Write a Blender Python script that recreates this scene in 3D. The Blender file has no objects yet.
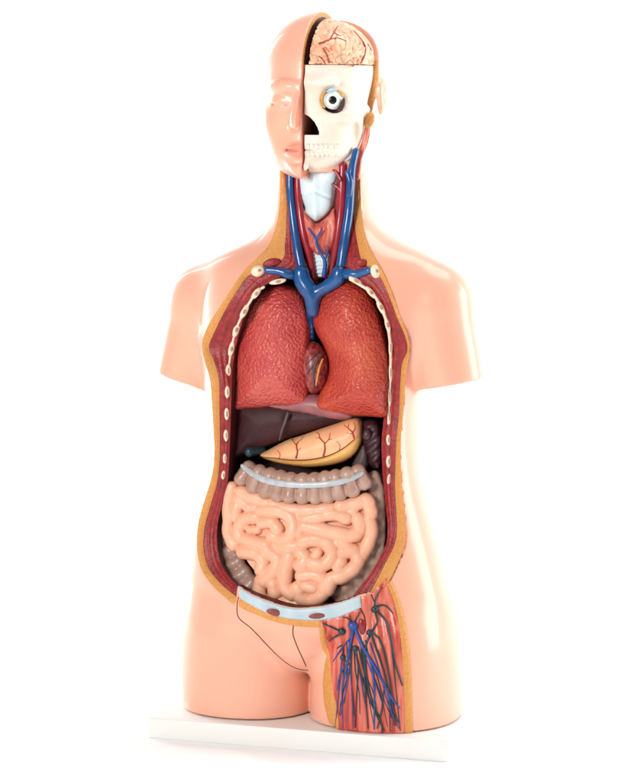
import bpy, bmesh, math, random
import numpy as np
from math import sin, cos, radians, sqrt, pi
from mathutils import Vector, noise
from mathutils.bvhtree import BVHTree
from mathutils.geometry import delaunay_2d_cdt

SC = bpy.context.scene
COL = SC.collection

# ------------------------------------------------------------------ camera
S = 0.00118                       # metres per photo pixel at the model
YAW, PITCH, DIST, ZT = radians(18), radians(6.5), 3.0, 0.4335
CX0, CY0 = 320.0, 391.0
T = np.array([0.0, 0.0, ZT])
FW = -np.array([sin(YAW)*cos(PITCH), -cos(YAW)*cos(PITCH), sin(PITCH)])
CAMP = T - FW*DIST
RT = np.cross(FW, [0, 0, 1.0]); RT /= np.linalg.norm(RT)
UP = np.cross(RT, FW)
NV = np.array([sin(YAW), -cos(YAW), 0.0])     # outward direction in which the organs bulge
cd = bpy.data.cameras.new('camera'); cam = bpy.data.objects.new('camera', cd); COL.objects.link(cam)
cam.location = CAMP
cam.rotation_euler = Vector(FW).to_track_quat('-Z', 'Y').to_euler()
cd.sensor_fit = 'VERTICAL'; cd.sensor_height = 24
cd.lens = 24*DIST/(782*S)
cd.clip_start = 0.1; cd.clip_end = 60
SC.camera = cam

# ------------------------------------------------------------------ light
w = bpy.data.worlds.new('World'); SC.world = w; w.use_nodes = True
bg = w.node_tree.nodes['Background']; bg.inputs[0].default_value = (1, 1, 1, 1); bg.inputs[1].default_value = 0.24
SC.view_settings.view_transform = 'Standard'; SC.view_settings.look = 'None'
SC.view_settings.gamma = 1; SC.view_settings.exposure = 0.0
SC.cycles.max_bounces = 6; SC.cycles.diffuse_bounces = 3; SC.cycles.glossy_bounces = 3
SC.cycles.caustics_reflective = False; SC.cycles.caustics_refractive = False

def area(name, loc, target, size, sy, power, col=(1, 1, 1)):
    l = bpy.data.lights.new(name, 'AREA'); l.shape = 'RECTANGLE'; l.size = size; l.size_y = sy
    l.energy = power; l.color = col
    o = bpy.data.objects.new(name, l); COL.objects.link(o); o.location = loc
    o.rotation_euler = (Vector(target)-Vector(loc)).to_track_quat('-Z', 'Y').to_euler()
    return o
area('key_softbox', (-0.55, -2.3, 1.2), (0, 0, .42), .5, .7, 44, (1, .985, .96))
area('left_softbox', (-1.7, .8, .5), (0, 0, .36), .8, 1.0, 29)
area('right_softbox', (1.9, .65, .65), (0, 0, .42), .9, 1.4, 33)
area('top_softbox', (.5, .3, 2.1), (.05, 0, .75), .9, .9, 16)
area('backdrop_light_a', (-2.3, 1.5, 1.6), (-.4, 3.4, 1.3), .8, 1.6, 75)
area('backdrop_light_b', (2.3, 1.5, 1.6), (.4, 3.4, 1.3), .8, 1.6, 75)

# ------------------------------------------------------------------ photo plan -> metres
def at(px, py, y):
    d = FW + RT*((px-CX0)*S/DIST) - UP*((py-CY0)*S/DIST)
    return CAMP + d*((y-CAMP[1])/d[1])
def atv(P, Y):
    P = np.asarray(P, float)
    d = FW[None] + np.outer((P[:, 0]-CX0)*S/DIST, RT) - np.outer((P[:, 1]-CY0)*S/DIST, UP)
    return CAMP[None] + d*((Y-CAMP[1])/d[:, 1])[:, None]
def zrow(py): return at(320, py, 0)[2]

# ------------------------------------------------------------------ materials
def mat(name, col, rough=.4, col2=None, nscale=30, spots=None, bump=0, bscale=200, btype='noise', coat=0.0, spec=.5, ramp=(.35, .65), detail=4):
    m = bpy.data.materials.new(name); m.use_nodes = True
    nt = m.node_tree; b = nt.nodes['Principled BSDF']; N = nt.nodes.new; L = nt.links.new
    b.inputs['Roughness'].default_value = rough
    b.inputs['Coat Weight'].default_value = coat; b.inputs['Coat Roughness'].default_value = .12
    b.inputs['Specular IOR Level'].default_value = spec
    b.inputs['Base Color'].default_value = (*col, 1)
    tc = N('ShaderNodeTexCoord')
    if col2:
        n = N('ShaderNodeTexNoise'); n.inputs['Scale'].default_value = nscale; n.inputs['Detail'].default_value = detail
        L(tc.outputs['Object'], n.inputs['Vector'])
        r = N('ShaderNodeValToRGB'); r.color_ramp.elements[0].position = ramp[0]; r.color_ramp.elements[1].position = ramp[1]
        r.color_ramp.elements[0].color = (*col, 1); r.color_ramp.elements[1].color = (*col2, 1)
        L(n.outputs['Fac'], r.inputs['Fac']); L(r.outputs['Color'], b.inputs['Base Color'])
    if bump:
        bp = N('ShaderNodeBump'); bp.inputs['Strength'].default_value = bump; bp.inputs['Distance'].default_value = .002
        if btype == 'noise':
            t = N('ShaderNodeTexNoise'); t.inputs['Detail'].default_value = 3; o = t.outputs['Fac']
        else:
            t = N('ShaderNodeTexVoronoi'); t.feature = 'SMOOTH_F1'; o = t.outputs['Distance']
        t.inputs['Scale'].default_value = bscale
        L(tc.outputs['Object'], t.inputs['Vector'])
        L(o, bp.inputs['Height']); L(bp.outputs['Normal'], b.inputs['Normal'])
    return m
M = {}
M['skin'] = mat('skin_plastic', (.86, .405, .275), .38, (.89, .44, .31), 6, bump=.06, bscale=26, coat=.3)
sb_ = M['skin'].node_tree.nodes['Principled BSDF']
sb_.inputs['Sheen Weight'].default_value = .3; sb_.inputs['Sheen Roughness'].default_value = .35; sb_.inputs['Sheen Tint'].default_value = (1, 1, 1, 1)
M['fat'] = mat('fat_yellow', (.72, .33, .085), .5, (.62, .25, .055), 420, bump=.35, bscale=900)
M['muscle'] = mat('muscle_crimson', (.36, .016, .017), .42, (.21, .008, .01), 160, bump=.35, bscale=420)
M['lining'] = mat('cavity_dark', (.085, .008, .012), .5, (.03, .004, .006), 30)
M['bone'] = mat('bone_cream', (.85, .72, .55), .45, (.8, .62, .45), 120, bump=.2, bscale=400)
M['marrow'] = mat('marrow', (.55, .34, .22), .6, (.35, .15, .09), 500)
M['skull'] = mat('skull_ivory', (.88, .8, .7), .45, (.84, .7, .57), 22, bump=.1, bscale=300)
M['white'] = mat('cartilage_white', (.72, .82, .85), .35, (.62, .74, .8), 60)
M['band'] = mat('cartilage_blue_white', (.43, .54, .6), .4, (.52, .62, .66), 60)
M['blue'] = mat('vein_blue', (.005, .055, .2), .26, (.008, .09, .28), 50, coat=.3)
M['thinblue'] = mat('painted_vein_blue', (.025, .085, .34), .4, (.02, .05, .24), 200)
M['artery'] = mat('artery_red', (.36, .015, .03), .28, (.24, .01, .02), 80, coat=.3)
M['dark'] = mat('nerve_dark_green', (.015, .04, .05), .35)
M['line'] = mat('painted_line', (.1, .02, .01), .5)
M['redline'] = mat('painted_red_line', (.42, .035, .012), .5)
M['black'] = mat('pupil_black', (.004, .004, .006), .2)
M['pinkline'] = mat('cut_pink', (.75, .25, .15), .5)
M['base'] = mat('board_white', (.8, .79, .75), .45, (.83, .82, .79), 12, bump=.03, bscale=90)
M['backdrop'] = mat('backdrop_paper', (.96, .96, .96), .9, spec=0)
M['purple'] = mat('liver_maroon', (.04, .012, .014), .5, (.062, .02, .021), 45, bump=.1, bscale=300, coat=.0, spec=.2)
M['mauve'] = mat('spleen_mauve', (.045, .012, .018), .35, (.06, .022, .028), 60, bump=.3, bscale=120)
M['grey'] = mat('membrane_grey', (.12, .08, .08), .45, (.08, .05, .05), 60)
M['pinkgrey'] = mat('diaphragm', (.35, .12, .12), .4, (.28, .09, .1), 60)
M['colon'] = mat('colon_greyish', (.4, .225, .17), .36, (.5, .32, .25), 70, bump=.15, bscale=260, coat=.15)
M['gut'] = mat('gut_peach', (.84, .41, .26), .42, (.87, .46, .3), 40, bump=.08, bscale=200, coat=.08)
M['taenia'] = mat('taenia_grey_white', (.5, .54, .56), .35, (.42, .42, .43), 120, coat=.2)
M['ovalred'] = mat('brown_red', (.24, .055, .05), .4)
M['tooth'] = mat('tooth_white', (.85, .79, .68), .35)
M['lip'] = mat('lip_pink', (.76, .29, .2), .42)
M['gold'] = mat('orbit_yellow', (.75, .42, .08), .4, (.5, .25, .04), 300)
M['sclera'] = mat('sclera_blue_white', (.68, .8, .86), .25, (.45, .62, .74), 250, coat=.4)
M['orbit'] = mat('orbit_dark', (.06, .012, .01), .5)

def mix_mat(name, stops, scale, vtype='attr', rough=.38, bump=.5, bscale=330, bt='voronoi', coat=.2):
    m = mat(name, stops[0][1], rough, stops[-1][1], scale, bump=bump, bscale=bscale, btype=bt, coat=coat)
    r = [n for n in m.node_tree.nodes if n.type == 'VALTORGB'][0].color_ramp
    while len(r.elements) > 1: r.elements.remove(r.elements[-1])
    r.elements[0].position = stops[0][0]; r.elements[0].color = (*stops[0][1], 1)
    for p, c in stops[1:]:
        e = r.elements.new(p); e.color = (*c, 1)
    return m
M['lung'] = mix_mat('lung_red', [(.3, (.42, .036, .036)), (.5, (.53, .06, .052)), (.7, (.6, .1, .078))], 22, bump=1.0, bscale=330, coat=.12)
M['lungb'] = mix_mat('lung_orange_red', [(.32, (.38, .026, .02)), (.5, (.52, .055, .03)), (.7, (.62, .11, .05))], 16, bump=1.0, bscale=330, coat=.12)
def fibre(name, stops, rough=.4, stretch=(1, 1, .06), scale=150, bump=.5):
    """muscle colour running in streaks down the limb"""
    m = bpy.data.materials.new(name); m.use_nodes = True
    nt = m.node_tree; b = nt.nodes['Principled BSDF']; N = nt.nodes.new; L = nt.links.new
    tc = N('ShaderNodeTexCoord'); mp = N('ShaderNodeMapping'); mp.inputs['Scale'].default_value = stretch
    n = N('ShaderNodeTexNoise'); n.inputs['Scale'].default_value = scale; n.inputs['Detail'].default_value = 3; n.inputs['Distortion'].default_value = .3
    L(tc.outputs['Object'], mp.inputs['Vector']); L(mp.outputs['Vector'], n.inputs['Vector'])
    r = N('ShaderNodeValToRGB').color_ramp; rn = nt.nodes[-1]
    while len(r.elements) > 1: r.elements.remove(r.elements[-1])
    r.elements[0].position = stops[0][0]; r.elements[0].color = (*stops[0][1], 1)
    for p, c in stops[1:]:
        e = r.elements.new(p); e.color = (*c, 1)
    L(n.outputs['Fac'], rn.inputs['Fac']); L(rn.outputs['Color'], b.inputs['Base Color'])
    bp = N('ShaderNodeBump'); bp.inputs['Strength'].default_value = bump; bp.inputs['Distance'].default_value = .002
    L(n.outputs['Fac'], bp.inputs['Height']); L(bp.outputs['Normal'], b.inputs['Normal'])
    b.inputs['Roughness'].default_value = rough; b.inputs['Coat Weight'].default_value = .15
    return m
M['fibre'] = fibre('thigh_muscle', [(.3, (.36, .03, .022)), (.47, (.62, .09, .055)), (.62, (.72, .2, .13))])
M['neckmuscle'] = fibre('neck_muscle', [(.3, (.42, .04, .035)), (.5, (.62, .12, .08)), (.7, (.78, .3, .22))], scale=200)
M['heart'] = fibre('heart_muscle', [(.3, (.13, .01, .014)), (.5, (.3, .03, .03)), (.7, (.42, .11, .08))], stretch=(1, 1, .5), scale=220)
M['brain'] = mix_mat('brain_pink', [(.38, (.86, .55, .36)), (.6, (.8, .42, .25))], 60, bump=.15, bscale=200, bt='noise')

# ------------------------------------------------------------------ object helpers
def link(name, me, mats, parent=None, smooth=True):
    o = bpy.data.objects.new(name, me); COL.objects.link(o)
    for m in (mats if isinstance(mats, (list, tuple)) else [mats]): me.materials.append(M[m])
    if smooth: me.polygons.foreach_set('use_smooth', [True]*len(me.polygons))
    if parent: o.parent = parent
    return o
def mesh(name, V, F):
    me = bpy.data.meshes.new(name); me.from_pydata([tuple(map(float, v)) for v in V], [], [tuple(map(int, f)) for f in F]); me.update(); return me
def fix_normals(me):
    bm = bmesh.new(); bm.from_mesh(me); bmesh.ops.recalc_face_normals(bm, faces=bm.faces); bm.to_mesh(me); bm.free()

ROOT = bpy.data.objects.new('anatomical_torso', None); COL.objects.link(ROOT); ROOT.location = (0, 0, 0)
ROOT['label'] = 'opened human torso model with half face, painted organs and thigh nerves on white board'
ROOT['category'] = 'anatomical model'

def smooth1(a, k=2):
    for _ in range(k): a = np.convolve(np.pad(a, 1, 'edge'), [.25, .5, .25], 'valid')
    return a

# ------------------------------------------------------------------ implicit volumes meshed with surface nets
class Vol:
    def __init__(s, lo, hi, h):
        s.lo = np.array(lo, float); s.h = h
        s.n = np.ceil((np.array(hi)-s.lo)/h).astype(int)+1
        s.F = np.full(s.n, 1.0, np.float32)
        s.X = (s.lo[0]+h*np.arange(s.n[0])).astype(np.float32)
        s.Y = (s.lo[1]+h*np.arange(s.n[1])).astype(np.float32)
        s.Z = (s.lo[2]+h*np.arange(s.n[2])).astype(np.float32)
    def box(s, lo, hi, pad):
        i0 = np.clip(np.floor((np.array(lo)-pad-s.lo)/s.h).astype(int), 0, s.n-1)
        i1 = np.clip(np.ceil((np.array(hi)+pad-s.lo)/s.h).astype(int)+1, 1, s.n)
        sl = tuple(slice(a, b) for a, b in zip(i0, i1))
        return sl, s.X[sl[0]][:, None, None], s.Y[sl[1]][None, :, None], s.Z[sl[2]][None, None, :]
    def add(s, sl, f, k):
        g = s.F[sl]
        if k > 0: s.F[sl] = np.minimum(g, f) - np.maximum(k-np.abs(g-f), 0)**2/(4*k)
        else: s.F[sl] = np.minimum(g, f)
    def sub(s, sl, f, k=0):
        g = s.F[sl]; f = -f
        if k > 0: s.F[sl] = np.maximum(g, f) + np.maximum(k-np.abs(g-f), 0)**2/(4*k)
        else: s.F[sl] = np.maximum(g, f)
    def ell(s, c, r, k=0, sub=False, rot=None, n=2):
        c = np.array(c, float); r = np.array(r, float); R = r.max() if rot is not None else r
        sl, X, Y, Z = s.box(c-R, c+R, k*1.5+3*s.h)
        X, Y, Z = X-c[0], Y-c[1], Z-c[2]
        if rot is not None:
            X, Y, Z = (rot[i][0]*X+rot[i][1]*Y+rot[i][2]*Z for i in range(3))
        q = ((np.abs(X)/r[0])**n+(np.abs(Y)/r[1])**n+(np.abs(Z)/r[2])**n)**(1/n)
        f = ((q-1)*r.min()).astype(np.float32)
        (s.sub if sub else s.add)(sl, f, k)
    def cap(s, p, q, r1, r2, k=0, sub=False):
        p = np.array(p, float); q = np.array(q, float); R = max(r1, r2)
        sl, X, Y, Z = s.box(np.minimum(p, q)-R, np.maximum(p, q)+R, k*1.5+3*s.h)
        d = q-p; L = max(d@d, 1e-12)
        t = np.clip(((X-p[0])*d[0]+(Y-p[1])*d[1]+(Z-p[2])*d[2])/L, 0, 1)
        f = np.sqrt((X-p[0]-t*d[0])**2+(Y-p[1]-t*d[1])**2+(Z-p[2]-t*d[2])**2)-(r1+(r2-r1)*t)
        (s.sub if sub else s.add)(sl, f.astype(np.float32), k)
    def loft(s, z, cx, cy, a, b, n, k=0):
        """z ascending rows of super-ellipses"""
        i0 = int(np.clip(np.floor((z[0]-.03-s.lo[2])/s.h), 0, s.n[2]-1)); i1 = int(np.clip((z[-1]+.03-s.lo[2])/s.h, 1, s.n[2]))
        Z = s.Z[i0:i1]
        g = lambda v: smooth1(np.interp(Z, z, v), 24).astype(np.float32)[None, None, :]
        CX, CY, A, B = g(cx), g(cy), g(a), g(b)
        X = np.abs(s.X[:, None, None]-CX)/A; Y = np.abs(s.Y[None, :, None]-CY)/B
        f = ((X**n+Y**n)**(1/n)-1)*np.minimum(A, B)
        f = np.maximum(f, np.maximum(z[0]-Z, Z-z[-1])[None, None, :])
        s.add((slice(None), slice(None), slice(i0, i1)), f.astype(np.float32), k)
    def mesh(s, name):
        F = s.F.copy(); F[0] = F[-1] = .01; F[:, 0] = F[:, -1] = .01; F[:, :, 0] = F[:, :, -1] = .01
        I = F < 0
        m = [I[a:a-1 or None, b:b-1 or None, c:c-1 or None] for a in (0, 1) for b in (0, 1) for c in (0, 1)]
        al = m[0].copy(); an = m[0].copy()
        for q in m[1:]: al &= q; an |= q
        idx = np.argwhere(an & ~al)
        cid = np.full(an.shape, -1, np.int32); cid[tuple(idx.T)] = np.arange(len(idx))
        acc = np.zeros((len(idx), 3)); cnt = np.zeros(len(idx))
        cs = [(a, b, c) for a in (0, 1) for b in (0, 1) for c in (0, 1)]
        val = {c: F[idx[:, 0]+c[0], idx[:, 1]+c[1], idx[:, 2]+c[2]] for c in cs}
        for a in cs:
            for ax in range(3):
                if a[ax]: continue
                b = list(a); b[ax] = 1; b = tuple(b)
                va, vb = val[a], val[b]; x = (va < 0) != (vb < 0)
                t = np.where(x, va/np.where(x, va-vb, 1), 0)
                p = np.array(a, float)[None].repeat(len(idx), 0); p[:, ax] += t
                acc[x] += p[x]; cnt[x] += 1
        V = s.lo+s.h*(idx+acc/cnt[:, None])
        Q = []
        for ax in range(3):
            u, v = (ax+1) % 3, (ax+2) % 3
            sa = [slice(None)]*3; sb = [slice(None)]*3; sa[ax] = slice(0, -1); sb[ax] = slice(1, None)
            A, B = I[tuple(sa)], I[tuple(sb)]
            e = np.argwhere(A != B)
            e = e[(e[:, u] > 0) & (e[:, v] > 0) & (e[:, u] < F.shape[u]-1) & (e[:, v] < F.shape[v]-1)]
            def c(du, dv):
                k = e.copy(); k[:, u] += du; k[:, v] += dv; return cid[k[:, 0], k[:, 1], k[:, 2]]
            q = np.stack([c(-1, -1), c(0, -1), c(0, 0), c(-1, 0)], 1)
            fl = ~A[e[:, 0], e[:, 1], e[:, 2]]
            q[fl] = q[fl][:, ::-1]; Q.append(q)
        Q = np.concatenate(Q); Q = Q[(Q >= 0).all(1)]
        me = bpy.data.meshes.new(name)
        me.vertices.add(len(V)); me.vertices.foreach_set('co', V.ravel())
        me.loops.add(len(Q)*4); me.loops.foreach_set('vertex_index', Q.ravel().astype(np.int32))
        me.polygons.add(len(Q)); me.polygons.foreach_set('loop_start', np.arange(0, len(Q)*4, 4, dtype=np.int32))
        me.update(calc_edges=True); me.validate()
        return me
    def sample(s, P):
        i = np.clip(np.round((P-s.lo)/s.h).astype(int), 0, s.n-1); return s.F[i[:, 0], i[:, 1], i[:, 2]]

def bvh(me):
    return BVHTree.FromPolygons([v.co.copy() for v in me.vertices], [tuple(p.vertices) for p in me.polygons])
def cast(bv, px, py, fallback=-.02, back=0.0):
    d = Vector(at(px, py, 0)-CAMP).normalized()
    h = bv.ray_cast(Vector(CAMP), d)
    if h[0] is None:
        return np.array(at(px, py, fallback)), -np.array(d)
    return np.array(h[0]), np.array(h[1])

# ------------------------------------------------------------------ sheets and reliefs planned on the photo
def resample(P, step, closed=True):
    P = np.array(P, float)
    if closed: P = np.vstack([P, P[:1]])
    d = np.r_[0, np.cumsum(np.hypot(*np.diff(P, axis=0).T))]
    n = max(3, int(round(d[-1]/step)))
    t = np.linspace(0, d[-1], n, endpoint=not closed)
    return np.stack([np.interp(t, d, P[:, i]) for i in range(P.shape[1])], 1)
def crom(P, m=6, closed=False):
    P = np.array(P, float); n = len(P)
    out = []
    for i in range(n if closed else n-1):
        p = [P[(i+j) % n] if closed else P[min(max(i+j, 0), n-1)] for j in (-1, 0, 1, 2)]
        for t in np.arange(m)/m:
            out.append(.5*((2*p[1])+(-p[0]+p[2])*t+(2*p[0]-5*p[1]+4*p[2]-p[3])*t*t+(-p[0]+3*p[1]-3*p[2]+p[3])*t**3))
    if not closed: out.append(P[-1])
    return np.array(out)
def inside(P, G):
    x, y = G[:, 0], G[:, 1]; r = np.zeros(len(G), bool); n = len(P)
    for i in range(n):
        x1, y1 = P[i]; x2, y2 = P[(i+1) % n]
        if y1 == y2: continue
        c = ((y1 > y) != (y2 > y)) & (x < (x2-x1)*(y-y1)/(y2-y1)+x1); r ^= c
    return r
def dpoly(P, G, closed=True):
    d = np.full(len(G), 1e9); n = len(P)
    for i in range(n if closed else n-1):
        a = P[i]; b = P[(i+1) % n]; e = b-a; L = max(e@e, 1e-9)
        t = np.clip(((G-a)@e)/L, 0, 1)
        d = np.minimum(d, np.hypot(*(G-a-t[:, None]*e).T))
    return d
def triangulate(P, step, curve=True):
    """outline -> boundary points first, then inner grid points, triangles"""
    C = crom(P, 8, True) if curve else np.array(P, float)
    C = resample(C, step)
    lo, hi = C.min(0), C.max(0)
    gx, gy = np.meshgrid(np.arange(lo[0], hi[0], step), np.arange(lo[1], hi[1], step*.87))
    gx = gx+(np.arange(gx.shape[0]) % 2)[:, None]*step*.5
    G = np.stack([gx.ravel(), gy.ravel()], 1)
    G = G[inside(C, G)]; G = G[dpoly(C, G) > step*.55]
    V = np.vstack([C, G]); n = len(C)
    r = delaunay_2d_cdt([Vector(v) for v in V], [], [list(range(n))], 1, 1e-5)
    V2 = np.array([tuple(v) for v in r[0]])
    return V2, [tuple(f) for f in r[2]], n, C
def relief(name, P, y0, H, mats, parent, step=2.0, back=.012, curve=True, edge=None, post=None):
    """solid body: outline P on plane(s) y0(px,py); front bulges by H(d, V) metres, flat-ish back"""
    V, F, n, C = triangulate(P, step, curve)
    d = dpoly(C, V)
    yy = y0(V) if callable(y0) else np.full(len(V), float(y0))
    B = atv(V, yy)
    h = H(d, V); fr = B+NV[None]*h[:, None]
    onb = d < 1e-3
    bk = B+np.array([0, back, 0])[None]*np.where(onb, .35, 1)[:, None]
    nv = len(V)
    A = np.vstack([fr, bk])
    faces = list(F)+[tuple(i+nv for i in reversed(f)) for f in F]
    cnt = {}
    for f in F:
        for i in range(3):
            e = (f[i], f[(i+1) % 3]); k = tuple(sorted(e))
            cnt[k] = None if k in cnt else e
    for e in cnt.values():
        if e: faces.append((e[1], e[0], e[0]+nv, e[1]+nv))
    me = mesh(name, A, faces); fix_normals(me)
    o = link(name, me, mats, parent)
    return o
def skinpatch(name, P, bv, off, mats, parent, step=2.0, curve=True, rel=None, edgew=2.0, fb=-.02):
    """sheet with rolled edges lying on a surface"""
    V, F, n, C = triangulate(P, step, curve)
    d = dpoly(C, V); out = []
    for v, dd, in zip(V, d):
        p, nn = cast(bv, v[0], v[1], fb); k_ = 0
        while (p[2] < BT+.0006 or abs(nn[2]) > .9) and k_ < 12 and v[1] > 715:
            k_ += 1; p, nn = cast(bv, v[0], v[1]-k_, fb)
        if k_: p = p.copy(); p[2] = BT+.0004
        o = off*min(1, .25+dd/edgew)**.5-(.0004 if dd < 1e-3 else 0)
        if rel: o += rel(v, dd)
        out.append(p+NV*o)
    me = mesh(name, out, F)
    bm = bmesh.new(); bm.from_mesh(me); bmesh.ops.recalc_face_normals(bm, faces=bm.faces)
    bm.faces.ensure_lookup_table()
    s_ = sum((f.normal.y*f.calc_area() for f in bm.faces))
    if s_ > 0: bmesh.ops.reverse_faces(bm, faces=bm.faces)
    bm.to_mesh(me); bm.free()
    return link(name, me, mats, parent)
def tube_geo(P, R, seg=10, flat=1.0):
    P = [np.array(p, float) for p in P]; n = len(P)
    R = np.interp(np.linspace(0, 1, n), np.linspace(0, 1, len(R)), R) if np.ndim(R) else np.full(n, R)
    V = []; F = []; prev = None
    for i in range(n):
        t = P[min(i+1, n-1)]-P[max(i-1, 0)]; t /= (np.linalg.norm(t)+1e-12)
        a = prev if prev is not None else (np.array([0, -1.0, 0]) if abs(t[1]) < .9 else np.array([1.0, 0, 0]))
        a = a-t*(a@t); a /= (np.linalg.norm(a)+1e-12); prev = a; b = np.cross(t, a)
        for j in range(seg):
            th = 2*pi*j/seg; V.append(P[i]+R[i]*(cos(th)*a*flat+sin(th)*b))
    for i in range(n-1):
        for j in range(seg):
            F.append((i*seg+j, i*seg+(j+1) % seg, (i+1)*seg+(j+1) % seg, (i+1)*seg+j))
    # domed ends
    for e, sgn in ((0, -1), (n-1, 1)):
        t = P[min(e+1, n-1)]-P[max(e-1, 0)]; t /= (np.linalg.norm(t)+1e-12)
        k = len(V); 
        for j in range(seg): V.append(P[e]+(V[e*seg+j]-P[e])*.6+t*sgn*R[e]*.6)
        V.append(P[e]+t*sgn*R[e]*.85); c = len(V)-1
        for j in range(seg):
            q = (e*seg+j, e*seg+(j+1) % seg, k+(j+1) % seg, k+j); F.append(q if sgn > 0 else q[::-1])
            F.append((k+j, k+(j+1) % seg, c) if sgn > 0 else (k+(j+1) % seg, k+j, c))
    return V, F
def tubes(name, paths, mats, parent, seg=10, flat=1.0):
    V = []; F = []
    for P, R in paths:
        v, f = tube_geo(P, R, seg, flat); k = len(V); V += v; F += [tuple(i+k for i in q) for q in f]
    me = mesh(name, V, F); fix_normals(me)
    return link(name, me, mats, parent)
def px_tube(pts, ys, R, m=6):
    """centreline from (px,py) points at depth(s) y; R in photo pixels"""
    ys = ys if np.ndim(ys) else [ys]*len(pts)
    Q = crom([(p[0], p[1], y*1000) for p, y in zip(pts, ys)], m)
    return [at(q[0], q[1], q[2]/1000) for q in Q], [r*S for r in (R if np.ndim(R) else [R])]
def surf_tube(bv, pts, R, off=0.0, m=5, fb=-.02, curve=True, soft=0):
    Q = crom(pts, m) if curve else np.array(pts, float)
    out = []
    for q in Q:
        p, n = cast(bv, q[0], q[1], fb); out.append(p+NV*off)
    if soft:
        a_ = np.array(out); out = list(np.stack([smooth1(a_[:, i], soft) for i in range(3)], 1))
    return out, [r*S for r in (R if np.ndim(R) else [R])]

# ================================================================== setting
V = []; F = []
prof = [(-6, 0), (2.2, 0)]+[(2.2+1.2*sin(a), 1.2-1.2*cos(a)) for a in np.linspace(.15, pi/2, 9)]+[(3.4, 5.0)]
for y, z in prof: V += [(-6, y, z), (6, y, z)]
for i in range(len(prof)-1): F.append((2*i, 2*i+1, 2*i+3, 2*i+2))
me = mesh('backdrop', V, F); o = link('backdrop', me, 'backdrop'); o['kind'] = 'structure'

# ================================================================== board
def rbox(name, lo, hi, bev, mats, parent, seg=3):
    bm = bmesh.new(); bmesh.ops.create_cube(bm, size=1)
    for v in bm.verts: v.co = Vector([(lo[i]+hi[i])/2+v.co[i]*(hi[i]-lo[i]) for i in range(3)])
    bmesh.ops.bevel(bm, geom=bm.edges[:], offset=bev, segments=seg, affect='EDGES', profile=.5)
    me = bpy.data.meshes.new(name); bm.to_mesh(me); bm.free()
    return link(name, me, mats, parent)
pl = at(147, 717, -.1); pr_ = at(448, 742, -.1)
BT = (pl[2]+pr_[2])/2
rbox('baseboard', (pl[0], -.1, at(147, 738, -.1)[2]), (pr_[0], .065, BT), .0018, 'base', ROOT)
ZB = at(147, 738, -.1)[2]
bpy.data.objects['backdrop'].location.z = ZB+.0004

# ================================================================== torso skin
h = .0021
vol = Vol((-.24, -.13, BT), (.24, .125, zrow(160)), h)
def rows(tab):
    """(py, left px, right px, half depth px, y offset px) -> loft arrays"""
    out = []
    for py, L, R, b, cy in tab:
        z = zrow(py); hh = (R-L)/2*S; b = b*S; cy = cy*S
        a = sqrt(max(hh*hh-(b*sin(YAW))**2, 1e-6))/cos(YAW)
        cx = (((R+L)/2-320)*S-cy*sin(YAW))/cos(YAW)
        out.append((z, cx, cy, a, b))
    out.sort(); return np.array(out).T
TR = [(158, 278, 360, 38, 6), (178, 275, 367, 41, 5), (200, 274, 369, 41, 4), (215, 272, 371, 42, 3), (228, 268, 380, 44, 3), (237, 262, 394, 45, 3), (245, 246, 412, 48, 3), (253, 222, 432, 52, 2),
      (264, 208, 437, 58, 1), (280, 203, 438, 66, 0), (300, 202, 435, 75, 0), (325, 202, 430, 81, 0), (352, 201, 425, 82, 0), (380, 205, 419, 80, 0),
      (410, 208, 417, 77, 0), (440, 209, 417, 73, 0), (465, 208, 418, 71, 0), (490, 201, 422, 72, 0), (515, 193, 429, 76, 1), (545, 188, 437, 80, 2), (575, 185, 444, 82, 3),
      (600, 184, 450, 83, 4), (620, 186, 452, 80, 4), (634, 200, 440, 66, 5)]
vol.loft(*rows(TR), 2.25)
# thighs
TL = [(566, 206, 306, 50, 6), (590, 190, 318, 64, 4), (612, 183, 320, 73, 4), (630, 181, 321, 75, 3), (660, 180, 321, 75, 3), (690, 180, 321, 73, 2), (712, 182, 320, 71, 2), (760, 184, 318, 70, 2)]
TRt = [(566, 338, 432, 52, 6), (590, 325, 446, 66, 4), (612, 319, 455, 76, 4), (630, 316, 458, 80, 3), (660, 312.5, 460, 81, 3), (690, 311, 462, 80, 2), (712, 311, 462, 78, 2), (760, 312, 461, 77, 2)]
vol.loft(*rows(TL), 2.2, .012)
vol.loft(*rows(TRt), 2.2, .004)
# pubic mound
vol.ell(at(303, 632, -.048), (.04, .042, .046), .016); vol.ell(at(303, 606, -.04), (.07, .045, .03), .02)
# shoulders and arm stumps
def arm(S0, S1, E, r0, r1, r2, n, end, k):
    v2 = Vol(vol.lo, vol.lo+(vol.n-1)*h, h)
    v2.cap(S0, S1, r0, r1, 0); v2.cap(S1, E, r1, r2, .01)
    X, Y, Z = v2.X[:, None, None], v2.Y[None, :, None], v2.Z[None, None, :]
    pl_ = (X-end[0])*n[0]+(Z-end[2])*n[2]
    v2.F = np.maximum(v2.F, pl_+0*Y).astype(np.float32)
    vol.add((slice(None),)*3, v2.F, k)
eL = at(181, 377, .012); eR = at(452, 383.5, .0)
arm(at(250, 300, .01), at(205, 304, .012), at(176, 398, .012), 40*S, 37*S, 25.5*S, (-.3, 0, -.954), eL, .022)
arm(at(385, 296, .0), at(434, 303, -.0), at(456, 405, .0), 40*S, 37*S, 32*S, (.19, 0, -.98), eR, .012)
# buttocks and pectoral fullness
vol.ell(at(262, 605, .05), (.062, .042, .062), .03); vol.ell(at(385, 605, .05), (.062, .042, .062), .03)
preF = vol.F.copy(); pre = vol.mesh('pre'); bv_pre = bvh(pre)

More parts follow.
